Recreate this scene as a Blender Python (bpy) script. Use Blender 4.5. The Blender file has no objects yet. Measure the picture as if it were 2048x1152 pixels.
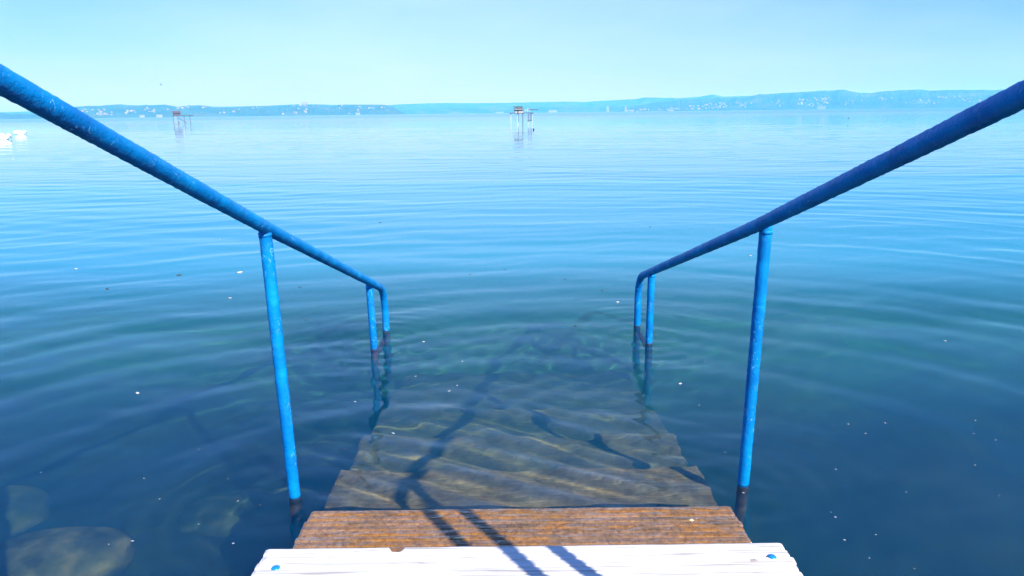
import bpy, bmesh, math, random
import numpy as np
from mathutils import Vector, noise, Matrix

C = bpy.context.scene.collection
SC = bpy.context.scene
R = math.radians
random.seed(7)
rng = np.random.RandomState(11)

# ------------------------------------------------------------------ camera
H = 1.5                                   # eye height above the lake, metres
cam = bpy.data.cameras.new("camera")
cam.sensor_width = 36.0
cam.lens = 36.0 * 1400 / 2048
cam.clip_start = 0.05
cam.clip_end = 60000
co = bpy.data.objects.new("camera", cam)
C.objects.link(co)
co.location = (0, 0, H)
co.rotation_mode = 'XYZ'
_m = Matrix.Rotation(R(90 - 14.0555), 4, 'X') @ Matrix.Rotation(R(-0.6854), 4, 'Z')
co.rotation_euler = _m.to_euler()
SC.camera = co

# ------------------------------------------------------------------ sky + sun
SUN = Vector((0.79, -1.10, 1.0)).normalized()          # towards the sun: behind us, to the right
SUN_EL = math.asin(SUN.z)
SUN_AZ = math.atan2(SUN.x, SUN.y)
w = bpy.data.worlds.new("World")
SC.world = w
w.use_nodes = True
nt = w.node_tree
nt.nodes.clear()
out = nt.nodes.new('ShaderNodeOutputWorld')
bg = nt.nodes.new('ShaderNodeBackground')
bg.inputs['Strength'].default_value = 0.10
sky = nt.nodes.new('ShaderNodeTexSky')
sky.sky_type = 'NISHITA'
sky.sun_disc = False
sky.sun_elevation = SUN_EL
sky.sun_rotation = SUN_AZ
sky.altitude = 100
sky.air_density = 1.0
sky.dust_density = 0.6
sky.ozone_density = 2.5
# cool cast of the whole sky plus very thin high cloud
tint = nt.nodes.new('ShaderNodeMix'); tint.data_type = 'RGBA'; tint.blend_type = 'MULTIPLY'
tint.inputs['Factor'].default_value = 1.0
tint.inputs['B'].default_value = (0.44, 0.605, 1.20, 1)
tc = nt.nodes.new('ShaderNodeTexCoord')
mp = nt.nodes.new('ShaderNodeMapping'); mp.inputs['Scale'].default_value = (1.6, 1.6, 7.0)
nz = nt.nodes.new('ShaderNodeTexNoise'); nz.inputs['Scale'].default_value = 1.3; nz.inputs['Detail'].default_value = 5
nz.inputs['Roughness'].default_value = 0.55
rp = nt.nodes.new('ShaderNodeMapRange'); rp.inputs['From Min'].default_value = 0.42; rp.inputs['From Max'].default_value = 0.75
rp.inputs['To Max'].default_value = 0.14
cl = nt.nodes.new('ShaderNodeMix'); cl.data_type = 'RGBA'
cl.inputs['B'].default_value = (6.4, 7.5, 9.6, 1)
L = nt.links.new
L(sky.outputs[0], tint.inputs['A'])
sz = nt.nodes.new('ShaderNodeSeparateXYZ'); L(tc.outputs['Generated'], sz.inputs[0])
tz = nt.nodes.new('ShaderNodeMapRange'); tz.inputs['From Min'].default_value = 0.0; tz.inputs['From Max'].default_value = 0.22
L(sz.outputs[2], tz.inputs['Value'])
tm = nt.nodes.new('ShaderNodeMix'); tm.data_type = 'RGBA'
tm.inputs['A'].default_value = (0.41, 0.485, 1.04, 1); tm.inputs['B'].default_value = (0.43, 0.59, 1.08, 1)
L(tz.outputs[0], tm.inputs['Factor']); L(tm.outputs['Result'], tint.inputs['B'])
L(tc.outputs['Generated'], mp.inputs[0]); L(mp.outputs[0], nz.inputs['Vector'])
L(nz.outputs[0], rp.inputs['Value']); 
# a broad pale veil low over the middle of the lake
sp = nt.nodes.new('ShaderNodeSeparateXYZ'); L(tc.outputs['Generated'], sp.inputs[0])
vx = nt.nodes.new('ShaderNodeMapRange'); vx.interpolation_type = 'SMOOTHSTEP'
ax = nt.nodes.new('ShaderNodeMath'); ax.operation = 'ABSOLUTE'; L(sp.outputs[0], ax.inputs[0]); L(ax.outputs[0], vx.inputs['Value'])
vx.inputs['From Min'].default_value = 0.62; vx.inputs['From Max'].default_value = 0.05; vx.inputs['To Max'].default_value = 0.15
vm = nt.nodes.new('ShaderNodeMath'); vm.operation = 'ADD'; vm.use_clamp = True
L(rp.outputs[0], vm.inputs[0]); L(vx.outputs[0], vm.inputs[1])
vz = nt.nodes.new('ShaderNodeMapRange'); vz.inputs['From Min'].default_value = 0.75; vz.inputs['From Max'].default_value = 0.10; L(sp.outputs[2], vz.inputs['Value'])
vy = nt.nodes.new('ShaderNodeMapRange'); vy.inputs['From Min'].default_value = -0.1; vy.inputs['From Max'].default_value = 0.4; L(sp.outputs[1], vy.inputs['Value'])
v2 = nt.nodes.new('ShaderNodeMath'); v2.operation = 'MULTIPLY'; L(vm.outputs[0], v2.inputs[0]); L(vz.outputs[0], v2.inputs[1])
v3 = nt.nodes.new('ShaderNodeMath'); v3.operation = 'MULTIPLY'; L(v2.outputs[0], v3.inputs[0]); L(vy.outputs[0], v3.inputs[1])
L(v3.outputs[0], cl.inputs['Factor'])
L(tint.outputs['Result'], cl.inputs['A']); L(cl.outputs['Result'], bg.inputs['Color'])
L(bg.outputs[0], out.inputs['Surface'])

sd = bpy.data.lights.new("sun", 'SUN')
sd.energy = 4.2
sd.angle = R(0.5)
sd.color = (1.0, 0.97, 0.90)
so = bpy.data.objects.new("sun", sd)
C.objects.link(so)
so.rotation_euler = SUN.to_track_quat('Z', 'Y').to_euler()
so.location = (8, -12, 10)

SC.view_settings.view_transform = 'Standard'
SC.view_settings.look = 'None'
SC.view_settings.gamma = 1
SC.view_settings.exposure = 1.0
cy = SC.cycles
cy.use_denoising = True
cy.max_bounces = 10
cy.diffuse_bounces = 2
cy.glossy_bounces = 3
cy.transmission_bounces = 6
cy.transparent_max_bounces = 12
cy.volume_bounces = 3
cy.caustics_refractive = True
cy.caustics_reflective = False
cy.sample_clamp_indirect = 6
USE_MNEE = True
sd.cycles.is_caustics_light = USE_MNEE

MILK_LIT = (0.02, 0.25, 0.34, 1)
# ------------------------------------------------------------------ helpers
def tag(o, label=None, cat=None, group=None, kind=None):
    if label: o['label'] = label
    if cat: o['category'] = cat
    if group: o['group'] = group
    if kind: o['kind'] = kind
    return o

def empty(name, loc=(0, 0, 0), rz=0.0):
    o = bpy.data.objects.new(name, None)
    o.empty_display_size = 0.1
    C.objects.link(o)
    o.location = loc
    o.rotation_euler = (0, 0, rz)
    return o

def link_mesh(name, verts, faces, mat, parent=None, smooth=False, loc=None):
    me = bpy.data.meshes.new(name)
    me.from_pydata([tuple(v) for v in verts], [], faces)
    me.update()
    if smooth:
        me.shade_smooth()
    if mat: me.materials.append(mat)
    o = bpy.data.objects.new(name, me)
    C.objects.link(o)
    if parent: o.parent = parent
    if loc: o.location = loc
    return o

class MB:
    """collects boxes, tubes and blobs into ONE mesh"""
    def __init__(s): s.v = []; s.f = []
    def add(s, v, f):
        n = len(s.v); s.v += [tuple(p) for p in v]; s.f += [tuple(i + n for i in q) for q in f]
    def box(s, x0, x1, y0, y1, z0, z1):
        v = [(x0, y0, z0), (x1, y0, z0), (x1, y1, z0), (x0, y1, z0), (x0, y0, z1), (x1, y0, z1), (x1, y1, z1), (x0, y1, z1)]
        s.add(v, [(3, 2, 1, 0), (4, 5, 6, 7), (0, 1, 5, 4), (1, 2, 6, 5), (2, 3, 7, 6), (3, 0, 4, 7)])
    def tube(s, pts, r, n=10, rfun=None, lump=0.0, seed=0.0, cap=True):
        pts = [Vector(p) for p in pts]
        v = []; f = []
        T = []
        for i in range(len(pts)):
            a = pts[max(i - 1, 0)]; b = pts[min(i + 1, len(pts) - 1)]
            T.append((b - a).normalized())
        up = Vector((0, 0, 1)) if abs(T[0].z) < 0.9 else Vector((0, 1, 0))
        U = T[0].cross(up).normalized()
        for i, p in enumerate(pts):
            t = T[i]
            U = (U - t * U.dot(t)).normalized()
            W = t.cross(U)
            rr = r if rfun is None else rfun(i / (len(pts) - 1))
            for k in range(n):
                a = 2 * math.pi * k / n
                d = U * math.cos(a) + W * math.sin(a)
                q = p + d * rr
                if lump:
                    q2 = Vector((q.x + seed, q.y, q.z))
                    q = q + d * (lump * (noise.noise(q2 * 27) * 0.7 * (0.6 + noise.noise(q2 * 4)) + noise.noise(q2 * 85) * 0.8 + noise.noise(q2 * 190) * 0.35 + noise.noise(q2 * 7) * 0.5))
                v.append(q)
            if i:
                b0 = (i - 1) * n; b1 = i * n
                for k in range(n):
                    k2 = (k + 1) % n
                    f.append((b0 + k, b0 + k2, b1 + k2, b1 + k))
        if cap:
            f.append(tuple(reversed(range(n))))
            f.append(tuple(range((len(pts) - 1) * n, len(pts) * n)))
        s.add(v, f)
    def build(s, name, mat, parent=None, smooth=False, loc=None):
        return link_mesh(name, s.v, s.f, mat, parent, smooth, loc)

def new_mat(name):
    m = bpy.data.materials.new(name)
    m.use_nodes = True
    t = m.node_tree
    return m, t, t.nodes['Principled BSDF'], t.nodes['Material Output']

def N(t, kind, **kw):
    n = t.nodes.new(kind)
    for k, v in kw.items():
        if k.startswith('_'): setattr(n, k[1:], v)
        else: n.inputs[k.replace('__', ' ')].default_value = v
    return n

def ramp(t, stops):
    n = t.nodes.new('ShaderNodeValToRGB')
    e = n.color_ramp.elements
    while len(e) < len(stops): e.new(0.5)
    for i, (p, c) in enumerate(stops):
        e[i].position = p; e[i].color = c if len(c) == 4 else (*c, 1)
    return n

def plain(name, col, rough=0.6, metal=0.0, var=0.0, scale=3.0):
    m, t, p, o = new_mat(name)
    p.inputs['Base Color'].default_value = (*col, 1)
    p.inputs['Roughness'].default_value = rough
    p.inputs['Metallic'].default_value = metal
    if var:
        tc = N(t, 'ShaderNodeTexCoord'); nz = N(t, 'ShaderNodeTexNoise', Scale=scale, Detail=4.0)
        t.links.new(tc.outputs['Object'], nz.inputs['Vector'])
        r = ramp(t, [(0.3, tuple(c * (1 - var) for c in col)), (0.7, tuple(min(1, c * (1 + var)) for c in col))])
        t.links.new(nz.outputs[0], r.inputs[0]); t.links.new(r.outputs[0], p.inputs['Base Color'])
    return m

# ------------------------------------------------------------------ the lake surface as a function
RC = (0.02, 2.35)                 # the ripples run out from the steps
_ws = []
_wr = random.Random(5)
for lam, amp, spread, n in ((0.17, 0.00014, 0.9, 5), (0.30, 0.0003, 0.6, 5), (0.52, 0.0007, 0.4, 5), (0.95, 0.0017, 0.28, 5),
                            (1.7, 0.0020, 0.20, 4), (3.1, 0.0034, 0.16, 4)):
    for i in range(n):
        a = _wr.gauss(0, spread)
        l = lam * _wr.uniform(0.8, 1.25)
        _ws.append((math.sin(a), math.cos(a), l, amp * _wr.uniform(0.6, 1.1), _wr.uniform(0, 6.28), _wr.uniform(0, 6.28)))

def wave(x, y, sp):
    """height of the water at x, y; sp = grid spacing, to fade waves the grid cannot carry"""
    x = np.asarray(x, float); y = np.asarray(y, float)
    z = np.zeros_like(x + y)
    wx = x + 0.25 * np.sin(0.9 * y + 0.4 * x) + 0.10 * np.sin(2.3 * y + 1.7 * x + 1)
    wy = y + 0.22 * np.sin(0.55 * x + 0.3 * y) + 0.06 * np.sin(1.9 * x - 0.8 * y + 2) + 0.02 * np.sin(5.1 * x + 1.3 * y)
    for sx, sy, l, a, ph, pe in _ws:
        k = 2 * math.pi / l
        env = 0.55 + 0.45 * np.sin(wx * k * 0.11 * sy + wy * k * 0.07 + pe)
        fade = np.clip(l / (sp * 4.0) - 0.5, 0, 1)
        z += a * env * fade * np.sin(k * (sx * wx + sy * wy) + ph)
    r = np.hypot((wx - RC[0]) * 0.9, wy - RC[1])
    rr = r + 0.05 * np.sin(3 * np.arctan2(x, y - RC[1] + 0.01) + r * 1.3) + 0.03 * np.sin(2.1 * r)
    for l, a, dec, ph in ((0.36, 0.0020, 7.0, 0.3), (0.235, 0.0007, 3.5, 1.1), (0.62, 0.0040, 11.0, 2.0)):
        fade = np.clip(l / (sp * 4.0) - 0.5, 0, 1)
        z += a * fade * np.exp(-r / dec) * np.clip(r / 0.5, 0, 1) * (0.75 + 0.25 * np.sin(r * 2.2 + ph * 3)) * np.sin(2 * math.pi * rr / l + ph)
    # broken water sloshing over the treads
    g = np.exp(-((x / 0.95) ** 4)) * np.exp(-((np.abs(y - 2.85) / 0.62) ** 3))
    s = (0.0046 * np.sin(6.5 * x + 4.5 * wy + 1.2 * np.sin(5 * y)) * np.sin(12.5 * wy + 1.9 * np.sin(2.3 * x + 0.6))
         + 0.0020 * np.sin(11 * x - 17 * y + 2.0 * np.sin(4 * y + 2 * x)) + 0.0020 * np.sin(30 * wy + 5 * wx + 1.5 * np.sin(3.5 * x))
         + 0.0011 * np.sin(23 * x + 46 * wy + 2 * np.sin(7 * y)) + 0.0028 * np.sin(4.3 * x - 2.0))
    z += g * s
    # little rings shed by the posts, and cross chop between the rails
    for px, py in ((-0.90, 2.55), (0.93, 2.60), (-0.91, 4.41), (0.915, 4.47), (-0.905, 4.80), (0.905, 4.86)):
        d = np.hypot(x - px, y - py)
        z += np.where(d < 2.5, 0.0011 * np.exp(-d / 0.45) * np.clip(0.13 / (sp * 4) - 0.5, 0, 1) * np.sin(2 * math.pi * d / 0.13), 0)
    h = np.exp(-((x / 1.7) ** 4)) * np.exp(-((np.abs(y - 4.0) / 1.1) ** 4))
    z += h * (0.0008 * np.sin(15 * x + 21 * y + 1.5 * np.sin(3 * x + 2 * y)) + 0.0005 * np.sin(-19 * x + 26 * y + 1.2 * np.sin(4 * x - 3 * y)))
    return z

# ------------------------------------------------------------------ materials
def water_material():
    m, t, p, o = new_mat('lake_water')
    t.nodes.remove(p)
    geo = N(t, 'ShaderNodeNewGeometry')
    sep = N(t, 'ShaderNodeSeparateXYZ'); t.links.new(geo.outputs['Position'], sep.inputs[0])
    gl = N(t, 'ShaderNodeBsdfPrincipled', Roughness=0.0, IOR=1.333)
    # clear over the steps, milky silt offshore; sunlit mid-lake brightness painted into its colour
    nb = N(t, 'ShaderNodeTexNoise', Scale=0.35, Detail=3.0); t.links.new(geo.outputs['Position'], nb.inputs['Vector'])
    yb = N(t, 'ShaderNodeMath', _operation='MULTIPLY_ADD'); yb.inputs[1].default_value = 1.2
    t.links.new(nb.outputs[0], yb.inputs[0]); t.links.new(sep.outputs[1], yb.inputs[2])
    mk = N(t, 'ShaderNodeMapRange', _interpolation_type='SMOOTHSTEP')
    mk.inputs['From Min'].default_value = 5.1; mk.inputs['From Max'].default_value = 8.2; mk.inputs['To Max'].default_value = 1.0
    t.links.new(yb.outputs[0], mk.inputs['Value'])
    gl.inputs['Transmission Weight'].default_value = 1.0; gl.inputs['Base Color'].default_value = (1, 1, 1, 1)
    ml = N(t, 'ShaderNodeBsdfPrincipled', IOR=1.333); ml.inputs['Base Color'].default_value = MILK_LIT
    mxs = N(t, 'ShaderNodeMixShader'); t.links.new(mk.outputs[0], mxs.inputs[0]); t.links.new(gl.outputs[0], mxs.inputs[1]); t.links.new(ml.outputs[0], mxs.inputs[2])
    # far ripples, too fine for the mesh
    def layer(sc, scale, det):
        mp = N(t, 'ShaderNodeMapping'); mp.inputs['Scale'].default_value = sc
        t.links.new(geo.outputs['Position'], mp.inputs[0])
        n = N(t, 'ShaderNodeTexNoise', Scale=scale, Detail=det, Roughness=0.5)
        t.links.new(mp.outputs[0], n.inputs['Vector'])
        return n
    a = layer((0.30, 1.0, 1.0), 1.1, 2.0)
    b = layer((0.25, 1.0, 1.0), 0.16, 2.0)
    mul = N(t, 'ShaderNodeMath', _operation='MULTIPLY_ADD'); mul.inputs[1].default_value = 4.0
    t.links.new(b.outputs[0], mul.inputs[0]); t.links.new(a.outputs[0], mul.inputs[2])
    rg = N(t, 'ShaderNodeMapRange'); rg.inputs['From Min'].default_value = 7.0; rg.inputs['From Max'].default_value = 30.0
    rg.inputs['To Min'].default_value = 0.0; rg.inputs['To Max'].default_value = 0.011
    t.links.new(sep.outputs[1], rg.inputs['Value'])
    hm = N(t, 'ShaderNodeMath', _operation='MULTIPLY')
    t.links.new(mul.outputs[0], hm.inputs[0]); t.links.new(rg.outputs[0], hm.inputs[1])
    bp = N(t, 'ShaderNodeBump', Strength=1.0, Distance=1.0)
    t.links.new(hm.outputs[0], bp.inputs['Height'])
    t.links.new(bp.outputs[0], gl.inputs['Normal']); t.links.new(bp.outputs[0], ml.inputs['Normal'])
    # far off the ripples are far smaller than a pixel and only blur what the lake mirrors
    rr = N(t, 'ShaderNodeMapRange'); rr.inputs['From Min'].default_value = 25.0; rr.inputs['From Max'].default_value = 350.0
    rr.inputs['To Max'].default_value = 0.18
    t.links.new(sep.outputs[1], rr.inputs['Value']); t.links.new(rr.outputs[0], gl.inputs['Roughness']); t.links.new(rr.outputs[0], ml.inputs['Roughness'])
    t.links.new(mxs.outputs[0], o.inputs['Surface'])
    return m

def paint_material():
    m, t, p, o = new_mat('blue_paint')
    geo = N(t, 'ShaderNodeNewGeometry')
    sep = N(t, 'ShaderNodeSeparateXYZ'); t.links.new(geo.outputs['Position'], sep.inputs[0])
    n1 = N(t, 'ShaderNodeTexNoise', Scale=9.0, Detail=4.0)
    t.links.new(geo.outputs['Position'], n1.inputs['Vector'])
    r1 = ramp(t, [(0.30, (0.0005, 0.145, 0.44)), (0.55, (0.0005, 0.215, 0.56)), (0.75, (0.002, 0.29, 0.66))])
    t.links.new(n1.outputs[0], r1.inputs[0])
    # pale scratches and chalky chips
    mp = N(t, 'ShaderNodeMapping'); mp.inputs['Scale'].default_value = (1, 1, 0.55)
    t.links.new(geo.outputs['Position'], mp.inputs[0])
    n2 = N(t, 'ShaderNodeTexNoise', Scale=75.0, Detail=3.0, Roughness=0.6, Distortion=1.6)
    t.links.new(mp.outputs[0], n2.inputs['Vector'])
    r2 = ramp(t, [(0.60, (0, 0, 0)), (0.67, (1, 1, 1))])
    t.links.new(n2.outputs[0], r2.inputs[0])
    n3 = N(t, 'ShaderNodeTexNoise', Scale=7.0, Detail=2.0)
    t.links.new(geo.outputs['Position'], n3.inputs['Vector'])
    r3 = ramp(t, [(0.45, (0, 0, 0)), (0.62, (1, 1, 1))]); t.links.new(n3.outputs[0], r3.inputs[0])
    mm = N(t, 'ShaderNodeMath', _operation='MULTIPLY')
    t.links.new(r2.outputs[0], mm.inputs[0]); t.links.new(r3.outputs[0], mm.inputs[1])
    mx = N(t, 'ShaderNodeMix', _data_type='RGBA')
    mx.inputs['B'].default_value = (0.18, 0.50, 0.80, 1)
    t.links.new(mm.outputs[0], mx.inputs['Factor']); t.links.new(r1.outputs[0], mx.inputs['A'])
    # bare rusty, slimy pipe below the usual waterline
    n4 = N(t, 'ShaderNodeTexNoise', Scale=14.0, Detail=3.0)
    t.links.new(geo.outputs['Position'], n4.inputs['Vector'])
    ma = N(t, 'ShaderNodeMath', _operation='MULTIPLY_ADD'); ma.inputs[1].default_value = 0.05
    t.links.new(n4.outputs[0], ma.inputs[0]); t.links.new(sep.outputs[2], ma.inputs[2])
    rz = N(t, 'ShaderNodeMapRange'); rz.inputs['From Min'].default_value = 0.004; rz.inputs['From Max'].default_value = 0.026
    t.links.new(ma.outputs[0], rz.inputs['Value'])
    r4 = ramp(t, [(0.35, (0.06, 0.040, 0.018)), (0.55, (0.17, 0.105, 0.04)), (0.70, (0.30, 0.12, 0.06))])
    t.links.new(n4.outputs[0], r4.inputs[0])
    mx2 = N(t, 'ShaderNodeMix', _data_type='RGBA')
    t.links.new(rz.outputs[0], mx2.inputs['Factor']); t.links.new(r4.outputs[0], mx2.inputs['A']); t.links.new(mx.outputs['Result'], mx2.inputs['B'])
    t.links.new(mx2.outputs['Result'], p.inputs['Base Color'])
    p.inputs['Roughness'].default_value = 0.42
    p.inputs['Specular IOR Level'].default_value = 0.16
    b = N(t, 'ShaderNodeBump', Strength=0.8, Distance=0.003)
    n5 = N(t, 'ShaderNodeTexNoise', Scale=130.0, Detail=4.0, Roughness=0.6)
    t.links.new(geo.outputs['Position'], n5.inputs['Vector'])
    t.links.new(n5.outputs[0], b.inputs['Height']); t.links.new(b.outputs[0], p.inputs['Normal'])
    return m

def wood_white():
    m, t, p, o = new_mat('white_painted_wood')
    geo = N(t, 'ShaderNodeNewGeometry')
    mp = N(t, 'ShaderNodeMapping'); mp.inputs['Scale'].default_value = (1.6, 26, 26)
    t.links.new(geo.outputs['Position'], mp.inputs[0])
    n = N(t, 'ShaderNodeTexNoise', Scale=3.0, Detail=6.0, Roughness=0.65)
    t.links.new(mp.outputs[0], n.inputs['Vector'])
    r = ramp(t, [(0.30, (0.34, 0.31, 0.29)), (0.40, (0.58, 0.57, 0.55)), (0.52, (0.65, 0.645, 0.635)), (0.8, (0.70, 0.695, 0.685))])
    t.links.new(n.outputs[0], r.inputs[0])
    mpc = N(t, 'ShaderNodeMapping'); mpc.inputs['Scale'].default_value = (0.9, 34, 34)
    t.links.new(geo.outputs['Position'], mpc.inputs[0])
    nc = N(t, 'ShaderNodeTexNoise', Scale=3.0, Detail=3.0, Roughness=0.5); t.links.new(mpc.outputs[0], nc.inputs['Vector'])
    rc = ramp(t, [(0.31, (0.55, 0.52, 0.50)), (0.44, (1, 1, 1))]); t.links.new(nc.outputs[0], rc.inputs[0])
    mc = N(t, 'ShaderNodeMix', _data_type='RGBA', _blend_type='MULTIPLY'); mc.inputs['Factor'].default_value = 1.0
    t.links.new(r.outputs[0], mc.inputs['A']); t.links.new(rc.outputs[0], mc.inputs['B'])
    # the broken knot hole at the far edge shows bare wood
    sep = N(t, 'ShaderNodeSeparateXYZ'); t.links.new(geo.outputs['Position'], sep.inputs[0])
    def spot(cx, cy, rx, ry, soft):
        vx = N(t, 'ShaderNodeMath', _operation='SUBTRACT'); vx.inputs[1].default_value = cx; t.links.new(sep.outputs[0], vx.inputs[0])
        vy = N(t, 'ShaderNodeMath', _operation='SUBTRACT'); vy.inputs[1].default_value = cy; t.links.new(sep.outputs[1], vy.inputs[0])
        dx = N(t, 'ShaderNodeMath', _operation='DIVIDE'); dx.inputs[1].default_value = rx; t.links.new(vx.outputs[0], dx.inputs[0])
        dy = N(t, 'ShaderNodeMath', _operation='DIVIDE'); dy.inputs[1].default_value = ry; t.links.new(vy.outputs[0], dy.inputs[0])
        px = N(t, 'ShaderNodeMath', _operation='MULTIPLY'); t.links.new(dx.outputs[0], px.inputs[0]); t.links.new(dx.outputs[0], px.inputs[1])
        ps = N(t, 'ShaderNodeMath', _operation='MULTIPLY_ADD'); t.links.new(dy.outputs[0], ps.inputs[0]); t.links.new(dy.outputs[0], ps.inputs[1]); t.links.new(px.outputs[0], ps.inputs[2])
        mr = N(t, 'ShaderNodeMapRange'); mr.inputs['From Min'].default_value = 1.0 + soft; mr.inputs['From Max'].default_value = 1.0 - soft
        t.links.new(ps.outputs[0], mr.inputs['Value'])
        return mr
    s1 = spot(-0.378, 1.985, 0.020, 0.032, 0.25)
    s2 = spot(0.7335, 1.885, 0.013, 0.007, 0.6)
    s3 = spot(-0.660, 1.872, 0.011, 0.004, 0.8)
    nk = N(t, 'ShaderNodeTexNoise', Scale=160.0, Detail=3.0); t.links.new(geo.outputs['Position'], nk.inputs['Vector'])
    rk = ramp(t, [(0.42, (0.10, 0.07, 0.05)), (0.62, (0.55, 0.46, 0.40))]); t.links.new(nk.outputs[0], rk.inputs[0])
    last = mc.outputs['Result']
    for s, k in ((s1, 1.0), (s2, 0.75), (s3, 0.35)):
        mu = N(t, 'ShaderNodeMath', _operation='MULTIPLY'); mu.inputs[1].default_value = k; t.links.new(s.outputs[0], mu.inputs[0])
        mx = N(t, 'ShaderNodeMix', _data_type='RGBA')
        t.links.new(mu.outputs[0], mx.inputs['Factor']); t.links.new(last, mx.inputs['A']); t.links.new(rk.outputs[0], mx.inputs['B'])
        last = mx.outputs['Result']
    t.links.new(last, p.inputs['Base Color'])
    p.inputs['Roughness'].default_value = 0.75
    b = N(t, 'ShaderNodeBump', Strength=0.5, Distance=0.002)
    t.links.new(n.outputs[0], b.inputs['Height']); t.links.new(b.outputs[0], p.inputs['Normal'])
    return m

def wood_wet(film=False):
    m, t, p, o = new_mat('wet_brown_wood')
    geo = N(t, 'ShaderNodeNewGeometry')
    mp = N(t, 'ShaderNodeMapping'); mp.inputs['Scale'].default_value = (1.3, 9, 9)
    t.links.new(geo.outputs['Position'], mp.inputs[0])
    n = N(t, 'ShaderNodeTexNoise', Scale=3.0, Detail=6.0, Roughness=0.65)
    t.links.new(mp.outputs[0], n.inputs['Vector'])
    r = ramp(t, [(0.28, (0.085, 0.052, 0.026)), (0.42, (0.22, 0.145, 0.075)), (0.60, (0.34, 0.21, 0.125)), (0.78, (0.46, 0.29, 0.19))])
    t.links.new(n.outputs[0], r.inputs[0])
    # golden algae in patches
    n2 = N(t, 'ShaderNodeTexNoise', Scale=5.0, Detail=5.0, Roughness=0.62)
    mp2 = N(t, 'ShaderNodeMapping'); mp2.inputs['Scale'].default_value = (1.0, 2.2, 1.0)
    t.links.new(geo.outputs['Position'], mp2.inputs[0]); t.links.new(mp2.outputs[0], n2.inputs['Vector'])
    r2 = ramp(t, [(0.47, (0, 0, 0)), (0.60, (1, 1, 1))]); t.links.new(n2.outputs[0], r2.inputs[0])
    mu = N(t, 'ShaderNodeMath', _operation='MULTIPLY'); mu.inputs[1].default_value = 0.75; t.links.new(r2.outputs[0], mu.inputs[0])
    mx = N(t, 'ShaderNodeMix', _data_type='RGBA'); mx.inputs['B'].default_value = (0.38, 0.18, 0.02, 1)
    t.links.new(mu.outputs[0], mx.inputs['Factor']); t.links.new(r.outputs[0], mx.inputs['A'])
    # fine speckle of grit
    n3 = N(t, 'ShaderNodeTexNoise', Scale=55.0, Detail=4.0, Roughness=0.75)
    t.links.new(geo.outputs['Position'], n3.inputs['Vector'])
    r3 = ramp(t, [(0.32, (0.45, 0.42, 0.4)), (0.55, (1, 1, 1)), (0.72, (1.35, 1.3, 1.25))]); t.links.new(n3.outputs[0], r3.inputs[0])
    mx2 = N(t, 'ShaderNodeMix', _data_type='RGBA', _blend_type='MULTIPLY'); mx2.inputs['Factor'].default_value = 1.0
    t.links.new(mx.outputs['Result'], mx2.inputs['A']); t.links.new(r3.outputs[0], mx2.inputs['B'])
    col = mx2.outputs['Result']
    if not film:                               # silt and green-grey growth blurring the grain of the drowned treads
        ns = N(t, 'ShaderNodeTexNoise', Scale=22.0, Detail=7.0, Roughness=0.72); t.links.new(geo.outputs['Position'], ns.inputs['Vector'])
        rs = ramp(t, [(0.36, (0.085, 0.070, 0.035)), (0.50, (0.21, 0.175, 0.11)), (0.62, (0.34, 0.28, 0.19)), (0.75, (0.46, 0.38, 0.26))]); t.links.new(ns.outputs[0], rs.inputs[0])
        ms = N(t, 'ShaderNodeMix', _data_type='RGBA'); ms.inputs['Factor'].default_value = 0.62
        t.links.new(col, ms.inputs['A']); t.links.new(rs.outputs[0], ms.inputs['B']); col = ms.outputs['Result']
    t.links.new(col, p.inputs['Base Color'])
    p.inputs['Roughness'].default_value = 0.35
    if film:
        p.inputs['Roughness'].default_value = 0.25
        dk = N(t, 'ShaderNodeMix', _data_type='RGBA', _blend_type='MULTIPLY'); dk.inputs['Factor'].default_value = 1.0
        dk.inputs['B'].default_value = (0.84, 0.77, 0.64, 1)      # soaked wood is darker and redder than dry
        t.links.new(col, dk.inputs['A']); t.links.new(dk.outputs['Result'], p.inputs['Base Color'])
    if film:                                   # a running film of water over the board
        p.inputs['Coat Weight'].default_value = 1.0; p.inputs['Coat Roughness'].default_value = 0.03; p.inputs['Coat IOR'].default_value = 1.33
        mf = N(t, 'ShaderNodeMapping'); mf.inputs['Scale'].default_value = (1.0, 2.6, 1.0); t.links.new(geo.outputs['Position'], mf.inputs[0])
        nf = N(t, 'ShaderNodeTexNoise', Scale=7.0, Detail=2.5, Distortion=0.8); t.links.new(mf.outputs[0], nf.inputs['Vector'])
        bf = N(t, 'ShaderNodeBump', Strength=1.0, Distance=0.03); t.links.new(nf.outputs[0], bf.inputs['Height']); t.links.new(bf.outputs[0], p.inputs['Coat Normal'])
    b = N(t, 'ShaderNodeBump', Strength=0.6, Distance=0.003)
    t.links.new(n.outputs[0], b.inputs['Height']); t.links.new(b.outputs[0], p.inputs['Normal'])
    return m

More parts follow.
